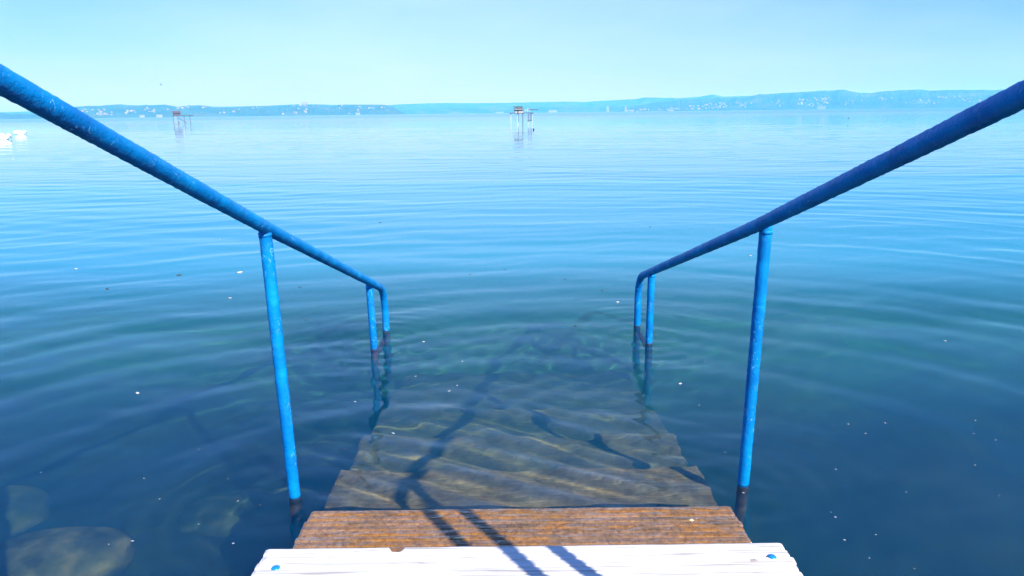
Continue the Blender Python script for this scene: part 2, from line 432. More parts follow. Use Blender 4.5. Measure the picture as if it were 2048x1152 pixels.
def bed_material():
    m, t, p, o = new_mat('lake_bed_silt')
    geo = N(t, 'ShaderNodeNewGeometry')
    n = N(t, 'ShaderNodeTexNoise', Scale=1.6, Detail=8.0, Roughness=0.6)
    t.links.new(geo.outputs['Position'], n.inputs['Vector'])
    r = ramp(t, [(0.30, (0.012, 0.016, 0.010)), (0.48, (0.035, 0.040, 0.022)), (0.62, (0.075, 0.065, 0.04)), (0.8, (0.13, 0.10, 0.07))])
    t.links.new(n.outputs[0], r.inputs[0])
    # dark stones and weed by the steps; pale silt beyond carries painted mid-lake brightness
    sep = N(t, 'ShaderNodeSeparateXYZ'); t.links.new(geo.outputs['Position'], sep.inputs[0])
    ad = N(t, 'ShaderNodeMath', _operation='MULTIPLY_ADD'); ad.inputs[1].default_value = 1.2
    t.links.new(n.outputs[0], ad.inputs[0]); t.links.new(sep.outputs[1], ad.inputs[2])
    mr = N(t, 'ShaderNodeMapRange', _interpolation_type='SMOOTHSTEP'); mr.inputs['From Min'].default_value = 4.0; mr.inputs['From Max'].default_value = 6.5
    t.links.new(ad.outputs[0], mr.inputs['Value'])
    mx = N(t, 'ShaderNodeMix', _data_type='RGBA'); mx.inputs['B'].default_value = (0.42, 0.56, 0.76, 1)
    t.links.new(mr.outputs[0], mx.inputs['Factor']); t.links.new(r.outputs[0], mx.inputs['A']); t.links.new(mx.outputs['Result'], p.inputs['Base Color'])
    p.inputs['Roughness'].default_value = 0.9
    return m

def rock_material():
    m, t, p, o = new_mat('algae_covered_stone')
    tc = N(t, 'ShaderNodeTexCoord')
    n = N(t, 'ShaderNodeTexNoise', Scale=6.0, Detail=8.0, Roughness=0.62)
    t.links.new(tc.outputs['Object'], n.inputs['Vector'])
    r = ramp(t, [(0.34, (0.025, 0.028, 0.018)), (0.47, (0.10, 0.10, 0.06)), (0.56, (0.20, 0.17, 0.10)), (0.68, (0.36, 0.25, 0.15))])
    t.links.new(n.outputs[0], r.inputs[0]); t.links.new(r.outputs[0], p.inputs['Base Color'])
    p.inputs['Roughness'].default_value = 0.85
    b = N(t, 'ShaderNodeBump', Strength=0.5, Distance=0.01)
    t.links.new(n.outputs[0], b.inputs['Height']); t.links.new(b.outputs[0], p.inputs['Normal'])
    return m

def hill_material():
    m, t, p, o = new_mat('wooded_hillside')
    geo = N(t, 'ShaderNodeNewGeometry')
    n = N(t, 'ShaderNodeTexNoise', Scale=0.004, Detail=8.0, Roughness=0.6)
    t.links.new(geo.outputs['Position'], n.inputs['Vector'])
    r = ramp(t, [(0.35, (0.030, 0.060, 0.025)), (0.55, (0.055, 0.095, 0.035)), (0.70, (0.12, 0.14, 0.065))])
    t.links.new(n.outputs[0], r.inputs[0]); t.links.new(r.outputs[0], p.inputs['Base Color'])
    p.inputs['Roughness'].default_value = 0.95
    return m

M = dict(
    water=water_material(), paint=paint_material(), white=wood_white(), wet=wood_wet(), film=wood_wet(True), bed=bed_material(), rock=rock_material(), hill=hill_material(),
    bolt=plain('blue_painted_bolt', (0.02, 0.30, 0.62), 0.35, 0.3, 0.3, 60),
    rust=plain('rusty_iron', (0.30, 0.09, 0.05), 0.8, 0, 0.4, 30),
    concrete=plain('grey_concrete', (0.30, 0.29, 0.26), 0.9, 0, 0.2, 5),
    swan=plain('white_feathers', (0.90, 0.89, 0.86), 0.7, 0, 0.03, 12),
    bill=plain('dark_orange_bill', (0.20, 0.06, 0.02), 0.5), black=plain('black_skin', (0.015, 0.015, 0.018), 0.5),
    bird=plain('grey_brown_feathers', (0.10, 0.09, 0.085), 0.8),
    fleck=plain('pale_drift', (0.55, 0.55, 0.52), 0.6, 0, 0.1, 90), foam=plain('grey_foam', (0.33, 0.38, 0.42), 0.5), scum=plain('dark_drift', (0.07, 0.06, 0.03), 0.7),
    housewall=plain('house_render', (0.31, 0.305, 0.30), 0.8), houseroof=plain('house_roof', (0.27, 0.19, 0.16), 0.8), houseroof2=plain('pale_roof', (0.34, 0.30, 0.28), 0.8),
    win=plain('window_glass', (0.05, 0.06, 0.08), 0.2),
    darkwood=plain('dark_stained_planks', (0.07, 0.07, 0.085), 0.7, 0, 0.3, 4), palewood=plain('weathered_pale_planks', (0.55, 0.52, 0.47), 0.75, 0, 0.2, 4),
    pole=plain('galvanised_pole', (0.55, 0.56, 0.57), 0.5, 0.2), redwall=plain('faded_red_boards', (0.13, 0.12, 0.16), 0.75, 0, 0.2, 4),
)

NEAR_POST, NEAR_END, NEAR_R = 0.855, 0.67, 0.16
HAZE = 1.9e-4
MURK_S, MURK_SC, MURK_A, MURK_AC = 2.3, (0.08, 0.49, 0.94), 1.9, (0.0, 0.89, 0.93)

# ------------------------------------------------------------------ lake bed
def bed_z(x, y):
    x = np.asarray(x, float); y = np.asarray(y, float)
    base = -0.66 - 0.16 * np.clip(y - 2.5, 0, 100)
    base = np.where(y < 2.0, -0.62 + (2.0 - y) * 0.42, base)
    base = np.clip(base, -1.05, 0.45)
    far = np.clip((y - 60) / 200, 0, 1)
    bump = 0.04 * np.sin(2.1 * x + 1.3 * y) + 0.035 * np.sin(4.7 * x - 3.1 * y + 1.0) + 0.02 * np.sin(9.1 * x + 7.7 * y)
    return base + bump * (1 - far)

def sheet(name, xs_of, ys, zf, mat, smooth=True, closed_to=None):
    """grid whose row j holds points x = xs_of(y); optionally closed below by sides and a floor"""
    V = []
    nx = None
    rows = []
    for y in ys:
        xs = xs_of(y); nx = len(xs)
        rows.append(np.stack([xs, np.full(nx, y)], 1))
    P = np.array(rows)                        # ny, nx, 2
    ny = len(ys)
    Z = zf(P[..., 0], P[..., 1])
    V = np.concatenate([P, Z[..., None]], 2).reshape(-1, 3)
    i = np.arange(ny - 1)[:, None] * nx + np.arange(nx - 1)[None, :]
    F = np.stack([i, i + 1, i + nx + 1, i + nx], -1).reshape(-1, 4)
    top = len(F)
    if closed_to is not None:
        ring = list(range(nx)) + [r * nx + nx - 1 for r in range(1, ny)] + list(range((ny - 1) * nx + nx - 2, (ny - 1) * nx - 1, -1)) + [r * nx for r in range(ny - 2, 0, -1)]
        low = V[ring].copy(); low[:, 2] = closed_to
        b = len(V)
        V = np.concatenate([V, low])
        n = len(ring)
        side = [(ring[k], b + k, b + (k + 1) % n, ring[(k + 1) % n]) for k in range(n)]
        F = np.concatenate([F, np.array(side)])
    me = bpy.data.meshes.new(name)
    me.vertices.add(len(V)); me.vertices.foreach_set('co', V.ravel())
    nf = len(F)
    loops = list(F.ravel())
    starts = list(range(0, nf * 4, 4)); totals = [4] * nf
    if closed_to is not None:
        # floor as one polygon, facing down
        starts.append(len(loops)); totals.append(n); loops += [b + k for k in range(n)][::-1]
    me.loops.add(len(loops)); me.loops.foreach_set('vertex_index', np.array(loops, dtype=np.int32))
    me.polygons.add(len(starts)); me.polygons.foreach_set('loop_start', np.array(starts, dtype=np.int32))
    sm = np.zeros(len(starts), dtype=bool); sm[:top] = smooth
    me.update(calc_edges=True); me.validate()
    me.polygons.foreach_set('use_smooth', sm[:len(me.polygons)])
    me.materials.append(mat)
    o = bpy.data.objects.new(name, me); C.objects.link(o)
    return o

ys = []
y = -6.0
while y < 14000:
    ys.append(y)
    y += 0.12 if y < 9 else max(0.12, 0.12 * y * 0.5)
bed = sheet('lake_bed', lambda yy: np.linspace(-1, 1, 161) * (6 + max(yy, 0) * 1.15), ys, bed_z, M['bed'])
tag(bed, kind='structure')

# ------------------------------------------------------------------ water: one closed body
ys = []
y = -1.2
while y < 13000:
    ys.append(y)
    if y < 1.4: y += 0.10
    elif y < 6.5: y += 0.014
    elif y < 70: y *= 1.0045
    else: y *= 1.05
ys = np.array(ys)
def wz(x, y):
    sp = np.where(y < 1.4, 0.05, np.where(y < 6.5, 0.016, np.where(y < 70, 0.0045 * y, 0.05 * y)))
    spx = 2 * (2.6 + np.clip(y, 0, None) * 0.86) / 560
    return wave(x, y, np.maximum(sp, spx * 0.55))
water = sheet('water', lambda yy: np.linspace(-1, 1, 561) * (2.6 + max(yy, 0) * 0.86), ys, wz, M['water'], closed_to=-3.6)
tag(water, kind='structure')
water.cycles.is_caustics_caster = USE_MNEE
# the silt and algae in the water: a closed volume that ends at the surface
def mz(x, y):
    return wz(x, y) + np.where(y < 16, 0.003, np.maximum(0.003 - (y - 16) * 0.02, -0.12))
MK = bpy.data.materials.new('suspended_silt'); MK.use_nodes = True
_t = MK.node_tree; _t.nodes.clear()
_o = _t.nodes.new('ShaderNodeOutputMaterial')
_vs = N(_t, 'ShaderNodeVolumeScatter', Density=MURK_S, Anisotropy=0.0); _vs.inputs['Color'].default_value = (*MURK_SC, 1)
_va = N(_t, 'ShaderNodeVolumeAbsorption', Density=MURK_A); _va.inputs['Color'].default_value = (*MURK_AC, 1)
_ad = N(_t, 'ShaderNodeAddShader')
_t.links.new(_vs.outputs[0], _ad.inputs[0]); _t.links.new(_va.outputs[0], _ad.inputs[1]); _t.links.new(_ad.outputs[0], _o.inputs['Volume'])
murk = sheet('murk', lambda yy: np.linspace(-1, 1, 561) * (2.6 + max(yy, 0) * 0.86), ys, mz, MK, closed_to=-3.4)
tag(murk, kind='stuff')

# ------------------------------------------------------------------ bathing steps
def plank(name, x0, x1, y0, y1, ztop, th, mat, parent, pitch=0.036, groove=0.0045, jag=0.007, seed=0, dent=None, end_round=0.004):
    """a board running along x with lengthwise ridges; each ridge ends a little differently"""
    rr = random.Random(seed)
    nr = max(2, round((y1 - y0) / pitch))
    pr = []                                     # profile: (y, dz, jitter index)
    for k in range(nr):
        a = y0 + (y1 - y0) * k / nr; b = y0 + (y1 - y0) * (k + 1) / nr; d = b - a
        for s, z in ((0.02, -groove), (0.10, -groove * 0.35), (0.2, -groove * 0.05), (0.5, 0), (0.8, -groove * 0.05), (0.90, -groove * 0.35), (0.98, -groove)):
            pr.append((a + d * s, z, k))
    jl = [rr.uniform(0, jag) for _ in range(nr)]; jr = [rr.uniform(0, jag) for _ in range(nr)]
    nx = 160
    V = []; F = []
    m = len(pr)
    for i in range(nx + 1):
        u = i / nx
        for (yy, dz, k) in pr:
            a = x0 + jl[k]; b = x1 - jr[k]
            x = a + (b - a) * u
            e = min(x - a, b - x)
            z = ztop + dz
            z += 0.0012 * noise.noise(Vector((x * 3, yy * 40, seed))) + 0.0018 * noise.noise(Vector((x * 1.1, seed * 3.1, yy * 5)))
            if e < end_round: z -= (end_round - e) * 0.8
            yo = yy
            edge = y1 - yy
            if edge < 0.01: yo += 0.0022 * noise.noise(Vector((x * 9, seed, 1.0))) + 0.0008 * noise.noise(Vector((x * 50, seed, 1.0)))
            if dent:
                dd = math.hypot((x - dent[0]) / dent[2], (yy - dent[1]) / dent[3])
                if dd < 1: z -= dent[4] * (1 - dd * dd)
            V.append((x, yo, z))
    n0 = len(V)
    for i in range(nx):
        for j in range(m - 1):
            F.append((i * m + j, (i + 1) * m + j, (i + 1) * m + j + 1, i * m + j + 1))
    # underside and sides
    for i in range(nx + 1):
        V.append((V[i * m][0], V[i * m][1], ztop - th))
        V.append((V[i * m + m - 1][0], V[i * m + m - 1][1], ztop - th))
    for i in range(nx):
        a = n0 + 2 * i; b = a + 2
        F.append((i * m, a, b, (i + 1) * m))
        F.append((i * m + m - 1, (i + 1) * m + m - 1, b + 1, a + 1))
        F.append((a, a + 1, b + 1, b))
    F.append(tuple([j for j in range(m)] + [n0 + 1, n0]))
    q = nx * m
    F.append(tuple([q + j for j in range(m - 1, -1, -1)] + [n0 + 2 * nx, n0 + 2 * nx + 1]))
    return link_mesh(name, V, F, mat, parent)

steps = tag(empty('bathing_steps', (0.025, 1.98, -0.9)), 'wooden bathing steps going down into the lake, white top board and brown wet treads', 'steps')
def P(o):                                       # keep world coordinates when parenting to the steps' base
    o.location = Vector(o.location) - steps.location
    return o
RISE = 0.165
top_board = P(plank('tread', -0.800, 0.864, 1.66, 1.978, 0.155, 0.045, M['white'], steps, pitch=0.035, groove=0.006, jag=0.013, seed=3,
                    dent=(-0.378, 1.985, 0.026, 0.036, 0.035)))
tag(top_board, 'dry white painted top board')
def bolt(x, y, z, parent, r=0.0135):
    b = MB()
    v = []; f = []
    n = 20
    for j, (rr, zz) in enumerate(((r, 0), (r * 0.97, 0.002), (r * 0.75, 0.0042), (r * 0.4, 0.0055))):
        for k in range(n):
            a = 2 * math.pi * k / n
            v.append((x + rr * math.cos(a), y + rr * math.sin(a), z + zz))
    v.append((x, y, z + 0.006))
    for j in range(3):
        for k in range(n): f.append((j * n + k, j * n + (k + 1) % n, (j + 1) * n + (k + 1) % n, (j + 1) * n + k))
    for k in range(n): f.append((3 * n + k, 3 * n + (k + 1) % n, 4 * n))
    b.add(v, f)
    return b.build('bolt', M['bolt'], parent, True)
bolt(-0.735, 1.876, 0.1535, top_board); bolt(0.797, 1.902, 0.1535, top_board)
bolt(-0.735, 1.73, 0.1535, top_board); bolt(0.797, 1.73, 0.1535, top_board)
bo = []
wet_label = ['brown wet tread just awash', 'brown tread under a few centimetres of water', None, None, None, None]
YF = [2.428, 2.898, 3.368, 3.83, 4.29, 4.75]
for i in range(6):
    zt = (0.012 if i == 0 else 0.004) - RISE * i
    t_ = P(plank('tread', -0.797 + 0.004 * i, 0.846 - 0.003 * i, YF[i] - 0.44, YF[i], zt, 0.045, M['film'] if i == 0 else M['wet'], steps, pitch=0.034, groove=0.0034 if i == 0 else 0.0018, jag=0.010, seed=10 + i))
    if wet_label[i]: tag(t_, wet_label[i])
    if i == 0: first_tread = t_
for s in (-0.66, 0.71):
    b = MB()
    n = 6
    v = []
    for (yy, zz) in ((1.70, 0.105), (1.80, 0.105), (2.0, -0.05), (4.70, -1.0), (4.5, -1.25), (1.70, -0.35)):
        v.append((s - 0.03, yy, zz)); v.append((s + 0.03, yy, zz))
    f = [(0, 2, 4, 6, 8, 10)[::-1], (1, 3, 5, 7, 9, 11)] + [(2 * k, 2 * k + 1, 2 * ((k + 1) % n) + 1, 2 * ((k + 1) % n)) for k in range(n)]
    b.add(v, f)
    b2 = b.build('stringer', M['concrete'], steps)
    b2.location = -steps.location
for o in steps.children:
    if o.name.startswith('tread'): o.location = -steps.location

# ------------------------------------------------------------------ handrails
def handrail(sgn, xr, posts, path, near, label):
    root = tag(empty('handrail', (xr, posts[0][0], 0)), label, 'handrail', 'blue pipe handrails of the bathing steps')
    # path: list of (y, z) control points; dense catmull-like sampling with rounded bends
    pts = []
    def lerp(a, b, step=0.007):
        d = math.dist(a, b); n = max(1, int(d / step))
        return [tuple(a[k] + (b[k] - a[k]) * i / n for k in range(3)) for i in range(n)]
    P3 = [Vector(p) for p in path]
    rad = [None] + [p[3] for p in near] + [None]
    seq = [P3[0]]
    for i in range(1, len(P3) - 1):
        a, b, c = P3[i - 1], P3[i], P3[i + 1]
        r = rad[i]
        u = (a - b).normalized(); v = (c - b).normalized()
        p0 = b + u * r; p1 = b + v * r
        for k in range(13):
            q = k / 12
            seq.append(p0 * (1 - q) ** 2 + b * 2 * q * (1 - q) + p1 * q * q)
    seq.append(P3[-1])
    for i in range(len(seq) - 1):
        pts += lerp(tuple(seq[i]), tuple(seq[i + 1]))
    pts.append(tuple(seq[-1]))
    m = MB(); m.tube(pts, 0.0245, 22, lump=0.0020, seed=sgn * 5.3)
    r_ = m.build('rail', M['paint'], root, True); r_.location = -root.location
    for (py, ztop, xt, xb) in posts:
        m = MB()
        m.tube(lerp((xb, py, -1.05), (xt, py, ztop)) + [(xt, py, ztop)], 0.0232, 20, lump=0.0018, seed=py)
        o = m.build('post', M['paint'], root, True); o.location = -root.location
        # weld bead where the post meets the rail
        m = MB(); m.tube([(xt - (xt - xb) * 0.02, py, ztop - 0.032), (xt, py, ztop - 0.025), (xt, py, ztop - 0.018)], 0.0245, 20, lump=0.004, seed=py * 3)
        w_ = m.build('weld', M['paint'], o, True)
    return root

def rail_z(side, y):
    if side < 0: return 1.100 - (y - 2.55) * (0.371 if y < 2.55 else 0.356)
    return 1.080 - (y - 2.60) * (0.340 if y < 2.60 else 0.322)
XL, XR = -0.900, 0.925
for side, xr, yp, yb, ye, x2 in ((-1, XL, 2.55, 4.41, 4.80, -0.905), (1, XR, 2.60, 4.47, 4.86, 0.905)):
    yn0, yn1 = NEAR_POST, NEAR_END
    path = [(xr, yn1 - 0.14, -0.10), (xr, yn1, rail_z(side, yn1)), (xr, yp, rail_z(side, yp)), (x2, ye, rail_z(side, ye)), (x2, ye, -1.1)]
    near = [(0, 0, 0, NEAR_R), (0, 0, 0, 0.25), (0, 0, 0, 0.16)]
    root = handrail(side, xr, [(yp, rail_z(side, yp), xr + side * 0.008, xr - side * (-0.022) * (1 if side < 0 else 1) ) if False else (yp, rail_z(side, yp), -0.906 if side < 0 else 0.956, -0.876 if side < 0 else 0.930),
                               (yb, rail_z(side, yb), -0.925 if side < 0 else 0.915, -0.907 if side < 0 else 0.915),
                               (yn0, rail_z(side, yn0), xr, xr)],
                    path, near,
                    'blue pipe handrail on the left of the steps, bright and sunlit along its top' if side < 0 else
                    'blue pipe handrail on the right of the steps, its rail dark against the light')
    m = MB(); m.tube([(x2, ye, -0.05), (x2, (ye + yb) / 2, -0.10), (x2, yb, -0.16)], 0.016, 10, lump=0.002)
    b_ = m.build('brace', M['rust'], root, True); b_.location = -root.location

# ------------------------------------------------------------------ stones on the bed
def rock(x, y, z, sx, sy, sz, seed, label, rz=0.0):
    bm = bmesh.new()
    bmesh.ops.create_icosphere(bm, subdivisions=4, radius=1.0)
    for v in bm.verts:
        d = v.co.normalized()
        k = 1 + 0.16 * noise.noise(d * 1.3 + Vector((seed, 0, 0))) + 0.07 * noise.noise(d * 3.1 + Vector((0, seed, 0))) + 0.02 * noise.noise(d * 9 + Vector((0, 0, seed)))
        c = d * k
        c = Vector([math.copysign(abs(q) ** 0.85, q) for q in c])
        v.co = Vector((c.x * sx, c.y * sy, c.z * sz))
    me = bpy.data.meshes.new('stone'); bm.to_mesh(me); bm.free()
    me.shade_smooth(); me.materials.append(M['rock'])
    o = bpy.data.objects.new('stone', me); C.objects.link(o)
    o.location = (x, y, z - (0.13 if seed > 15 else (0.14 if seed > 1.5 else 0))); o.rotation_euler = (0.05, -0.05, rz)
    return tag(o, label, 'stone', 'stones lying on the lake bed beside the steps')
rock(-1.86, 2.44, -0.47, 0.30, 0.20, 0.16, 1.0, 'large pale rounded stone underwater at the lower left, crossed by a dark shadow', 0.1)
rock(-2.46, 2.93, -0.58, 0.24, 0.22, 0.15, 2.0, 'underwater stone cut by the left edge, behind the large pale stone')
rock(-1.42, 2.98, -0.60, 0.20, 0.17, 0.10, 3.0, 'reddish stone underwater between the large pale stone and the left front post')
rock(-1.22, 3.05, -0.60, 0.24, 0.16, 0.10, 4.0, 'dim brown stone deep in the water left of the submerged treads')
rock(-1.16, 2.45, -0.60, 0.20, 0.16, 0.11, 5.0, 'dim stone underwater just left of the white board', 0.6)
rock(-1.12, 3.62, -0.70, 0.26, 0.16, 0.10, 6.0, 'faint long stone underwater behind the left front post', 0.4)
_r = random.Random(9)
SX = [(1.30, 2.35), (1.62, 2.60), (1.20, 2.72), (1.95, 2.45), (2.05, 2.95), (1.55, 3.15), (2.4, 2.75), (1.75, 2.25)]
for i, (x, y) in enumerate(SX):
    rock(x, y, float(bed_z(x, y)) - 0.03, _r.uniform(.14, .26), _r.uniform(.12, .2), _r.uniform(.06, .11), 20.0 + i,
         'faint dark stone on the bed in the murky water right of the steps', _r.uniform(0, 3))
for i, (x, y) in enumerate([(-1.55, 2.25), (-2.1, 2.2), (-1.95, 3.25), (-2.7, 2.5), (-1.0, 2.1)]):
    rock(x, y, float(bed_z(x, y)), _r.uniform(.14, .24), _r.uniform(.12, .2), _r.uniform(.06, .11), 40.0 + i,
         'faint small stone on the bed in the dark water left of the steps', _r.uniform(0, 3))

# ------------------------------------------------------------------ far shore hills
DEG = math.pi / 180
WEST = [(-46.33, 0.786), (-42.33, 0.661), (-38.94, 0.523), (-35.2, 0.337), (-33.58, 0.305), (-32.16, 0.469), (-30.97, 0.754), (-30.09, 0.799), (-29.65, 0.763), (-29.19, 0.844), (-28.42, 0.891), (-27.66, 0.836), (-26.73, 0.814), (-25.45, 0.858), (-24.97, 0.769), (-24.56, 0.696), (-23.99, 0.779), (-23.15, 0.809), (-22.16, 0.678), (-21.14, 0.635), (-19.74, 0.713), (-18.68, 0.705), (-17.61, 0.733), (-16.52, 0.779), (-15.79, 0.81), (-14.94, 0.784), (-13.95, 0.701), (-13.01, 0.768), (-12.44, 0.77), (-10.93, 0.749), (-9.78, 0.719), (-9.21, 0.581), (-8.65, 0.272), (-8.2, -0.038), (-7.7, -0.196)]
FAR = [(-46, .5), (-35, .42), (-30, .6), (-24.82, 0.681), (-21.48, 0.691), (-19.04, 0.708), (-16.15, 0.831), (-14.68, 0.8), (-12.45, 0.688), (-9.78, 0.681), (-8.62, 0.746), (-6.68, 0.802), (-4.72, 0.809), (-2.75, 0.78), (-0.77, 0.758), (0.41, 0.783), (2.39, 0.798), (4.75, 0.806), (5.93, 0.753), (7.1, 0.833), (8.65, 0.887), (9.81, 0.927), (10.57, 1.047), (11.14, 1.02), (12.09, 0.986), (13.22, 0.95), (14.71, 1.037), (15.62, 1.187), (16.36, 1.009), (17.62, 1.023), (19.4, 1.027), (25.15, 0.95), (31.28, 0.819), (46, .7)]
EAST = [(6.34, -0.322), (7.9, -0.11), (9.44, 0.328), (10.97, 0.61), (12.85, 0.807), (14.71, 0.889), (16.18, 0.921), (17.63, 0.933), (18.51, 1.044), (19.04, 1.142), (19.57, 1.114), (20.43, 1.186), (21.8, 1.229), (23.14, 1.288), (24.13, 1.301), (24.78, 1.337), (25.29, 1.154), (25.78, 1.092), (26.57, 1.057), (27.04, 1.148), (27.65, 1.184), (28.57, 1.212), (29.41, 1.241), (30.08, 1.142), (30.95, 1.153), (31.82, 1.147), (33.5, 1.087), (35.38, 1.068), (37.92, 1.027), (41.46, 0.753), (45.6, 0.746)]
MID = [(-9.5, 0.3), (-6, 0.36), (-3, 0.42), (0, 0.40), (3, 0.46), (5, 0.40), (7, 0.34), (9, 0.42), (12, 0.5), (15, 0.45), (19, 0.5)]
class Ridge:
    def __init__(s, prof, D, W, power=0.8, grain=1.0):
        s.a = np.array([p[0] for p in prof]); s.e = np.array([p[1] for p in prof]); s.D = D; s.W = W; s.p = power; s.g = grain
    def z(s, az, t):
        """az in degrees, t = 0 at the shore, 1 at the crest, up to 1.5 behind it"""
        top = math.tan(np.interp(az, s.a, s.e) * DEG) * (s.D + s.W)
        if t <= 1: k = math.sin(max(t, 0) * math.pi / 2) ** s.p * (0.94 + 0.06 * t)
        else: k = 1 - (t - 1) ** 2 * 1.4
        n = noise.noise(Vector((az * 1.7, t * 3.0, s.D * 0.001))) * 14 + noise.noise(Vector((az * 6.3, t * 9, s.D * 0.001))) * 5
        fine = noise.noise(Vector((az * 30, t * 20, 1.0))) * 1.6 * s.g
        return top * k + n * math.sin(min(t, 1) * math.pi) * 1.0 + fine * min(1, t * 4) - 2.0 * (1 - min(1, t * 6))
    def pos(s, az, t):
        d = s.D + s.W * t
        a = az * DEG
        return Vector((math.sin(a) * d, math.cos(a) * d, s.z(az, t)))
    def build(s):
        az = np.arange(s.a[0], s.a[-1] + 0.01, 0.06)
        ts = [0, .03, .07, .12, .18, .25, .33, .42, .52, .62, .72, .82, .9, .96, 1.0, 1.05, 1.15, 1.3, 1.5, 1.8]
        V = [s.pos(a, t) for a in az for t in ts]
        m = len(ts)
        F = [(i * m + j, i * m + j + 1, (i + 1) * m + j + 1, (i + 1) * m + j) for i in range(len(az) - 1) for j in range(m - 1)]
        o = link_mesh('hills', V, F, M['hill'], smooth=True)
        return tag(o, kind='structure')
west = Ridge(WEST, 5000, 900); east = Ridge(EAST, 6000, 1500); far = Ridge(FAR, 9000, 1200); mid = Ridge(MID, 7600, 500)
for r_ in (west, east, far, mid): r_.build()

# ------------------------------------------------------------------ houses on the far shore
def house_mesh(kind):
    me = bpy.data.meshes.new('house')
    b = MB()
    w_, d_, h_ = {0: (11, 9, 6), 1: (15, 10, 7), 2: (9, 8, 7)}[kind]
    v = [(-w_/2, -d_/2, 0), (w_/2, -d_/2, 0), (w_/2, d_/2, 0), (-w_/2, d_/2, 0), (-w_/2, -d_/2, h_), (w_/2, -d_/2, h_), (w_/2, d_/2, h_), (-w_/2, d_/2, h_),
         (-w_/2, 0, h_ + 3), (w_/2, 0, h_ + 3),
         (-w_/2 - .4, -d_/2 - .5, h_ - .3), (w_/2 + .4, -d_/2 - .5, h_ - .3), (-w_/2 - .4, d_/2 + .5, h_ - .3), (w_/2 + .4, d_/2 + .5, h_ - .3), (-w_/2 - .4, 0, h_ + 3.2), (w_/2 + .4, 0, h_ + 3.2)]
    f = [(0, 1, 5, 4), (1, 2, 6, 9, 5), (2, 3, 7, 6), (3, 0, 4, 8, 7), (10, 11, 15, 14), (14, 15, 13, 12)]
    mats = [0, 0, 0, 0, 1, 1]
    for wx in (-0.3, 0.0, 0.3):
        k = len(v); x = wx * w_
        v += [(x - .7, -d_/2 - .03, 2.0), (x + .7, -d_/2 - .03, 2.0), (x + .7, -d_/2 - .03, 3.6), (x - .7, -d_/2 - .03, 3.6)]
        f.append((k, k + 1, k + 2, k + 3)); mats.append(2)
    me.from_pydata(v, [], f); me.update()
    for mt in (M['housewall'], M['houseroof'] if kind != 1 else M['houseroof2'], M['win']): me.materials.append(mt)
    for p_, q in zip(me.polygons, mats): p_.material_index = q
    return me
HM = [house_mesh(0), house_mesh(1), house_mesh(2)]
_r = random.Random(21)
def cluster(ridge, az0, az1, t0, t1, n, label, group, blobs=0):
    cs = [(_r.uniform(az0, az1), _r.uniform(t0, t1)) for _ in range(blobs)]
    for i in range(n):
        if cs and _r.random() < 0.7:
            c = _r.choice(cs); a = c[0] + _r.gauss(0, 0.22); t = min(t1, max(t0, c[1] + _r.gauss(0, 0.03)))
        else:
            a = _r.uniform(az0, az1); t = _r.uniform(t0, t1)
        o = bpy.data.objects.new('house', HM[_r.choice((0, 0, 1, 1, 2))]); C.objects.link(o)
        p = ridge.pos(a, t)
        o.location = p - Vector((0, 0, 0.8)); o.rotation_euler = (0, 0, -a * DEG + _r.uniform(-0.7, 0.7))
        s = _r.uniform(0.6, 1.15); o.scale = (s, s, s)
        tag(o, label, 'house', group)
cluster(west, -30.6, -25.2, 0.10, 0.55, 48, 'tiny pale house among many on the hillside at the far left', 'houses scattered on the far left hillside', 9)
cluster(west, -24.9, -19.0, 0.10, 0.6, 14, 'tiny pale house on the sparsely built slope behind the left fishing platform', 'houses on the slope behind the left platform', 4)
cluster(west, -18.6, -9.6, 0.02, 0.62, 34, 'tiny pale house on the dark headland left of centre', 'houses on the headland', 8)
cluster(east, 9.0, 13.2, 0.02, 0.10, 30, 'tiny white house in the lakeside town right of the fishing platform', 'houses of the lakeside town', 6)
cluster(east, 13.0, 19.2, 0.04, 0.24, 62, 'tiny pale house low on the right-hand slope, in the belt beside the lakeside town', 'houses low on the slope beside the town', 10)
cluster(east, 19.2, 26.5, 0.05, 0.30, 62, 'tiny pale house on the slope under the highest part of the right-hand hills', 'houses under the highest hills', 10)
cluster(east, 26.5, 33.5, 0.06, 0.32, 44, 'tiny pale house on the slope at the far right, by the right handrail', 'houses on the far right slope', 9)

def block(name, ridge, az, t, w_, d_, h_, floors, cols, label, cat='building', roofmat=None):
    root = tag(empty(name, ridge.pos(az, t), -az * DEG), label, cat)
    b = MB(); b.box(-w_/2, w_/2, -d_/2, d_/2, -1, h_); b.build('wall', M['housewall'], root)
    b = MB(); b.box(-w_/2 - .5, w_/2 + .5, -d_/2 - .5, d_/2 + .5, h_ + .01, h_ + 1.2); b.build('roof', roofmat or M['houseroof2'], root)
    for i in range(floors):
        b = MB(); zz = (i + 0.35) * h_ / floors
        for k in range(cols):
            x = -w_/2 + (k + .5) * w_ / cols
            b.box(x - w_/cols*.2, x + w_/cols*.2, -d_/2 - .06, -d_/2 - .01, zz, zz + h_ / floors * .4)
        b.build('window_row', M['win'], root)
    return root
block('tower_block', east, 7.72, -0.02, 20, 16, 42, 9, 4, 'tall white tower block on the far shore, left one of the two near the town')
block('tower_block', east, 9.12, 0.0, 18, 16, 40, 9, 4, 'tall white tower block on the far shore, right one of the two near the town')
block('waterfront_building', east, 9.6, 0.005, 34, 16, 15, 3, 8, 'low pale waterfront building just right of the tower blocks')
block('waterfront_building', east, 12.6, 0.005, 46, 16, 12, 2, 8, 'low white waterfront building at the right end of the lakeside town')
block('waterfront_building', mid, 3.4, -0.05, 88, 20, 24, 5, 14, 'long white waterfront building just right of the central fishing platform')
block('waterfront_building', mid, -0.8, -0.05, 90, 16, 11, 2, 14, 'long low white waterfront building left of the central fishing platform')
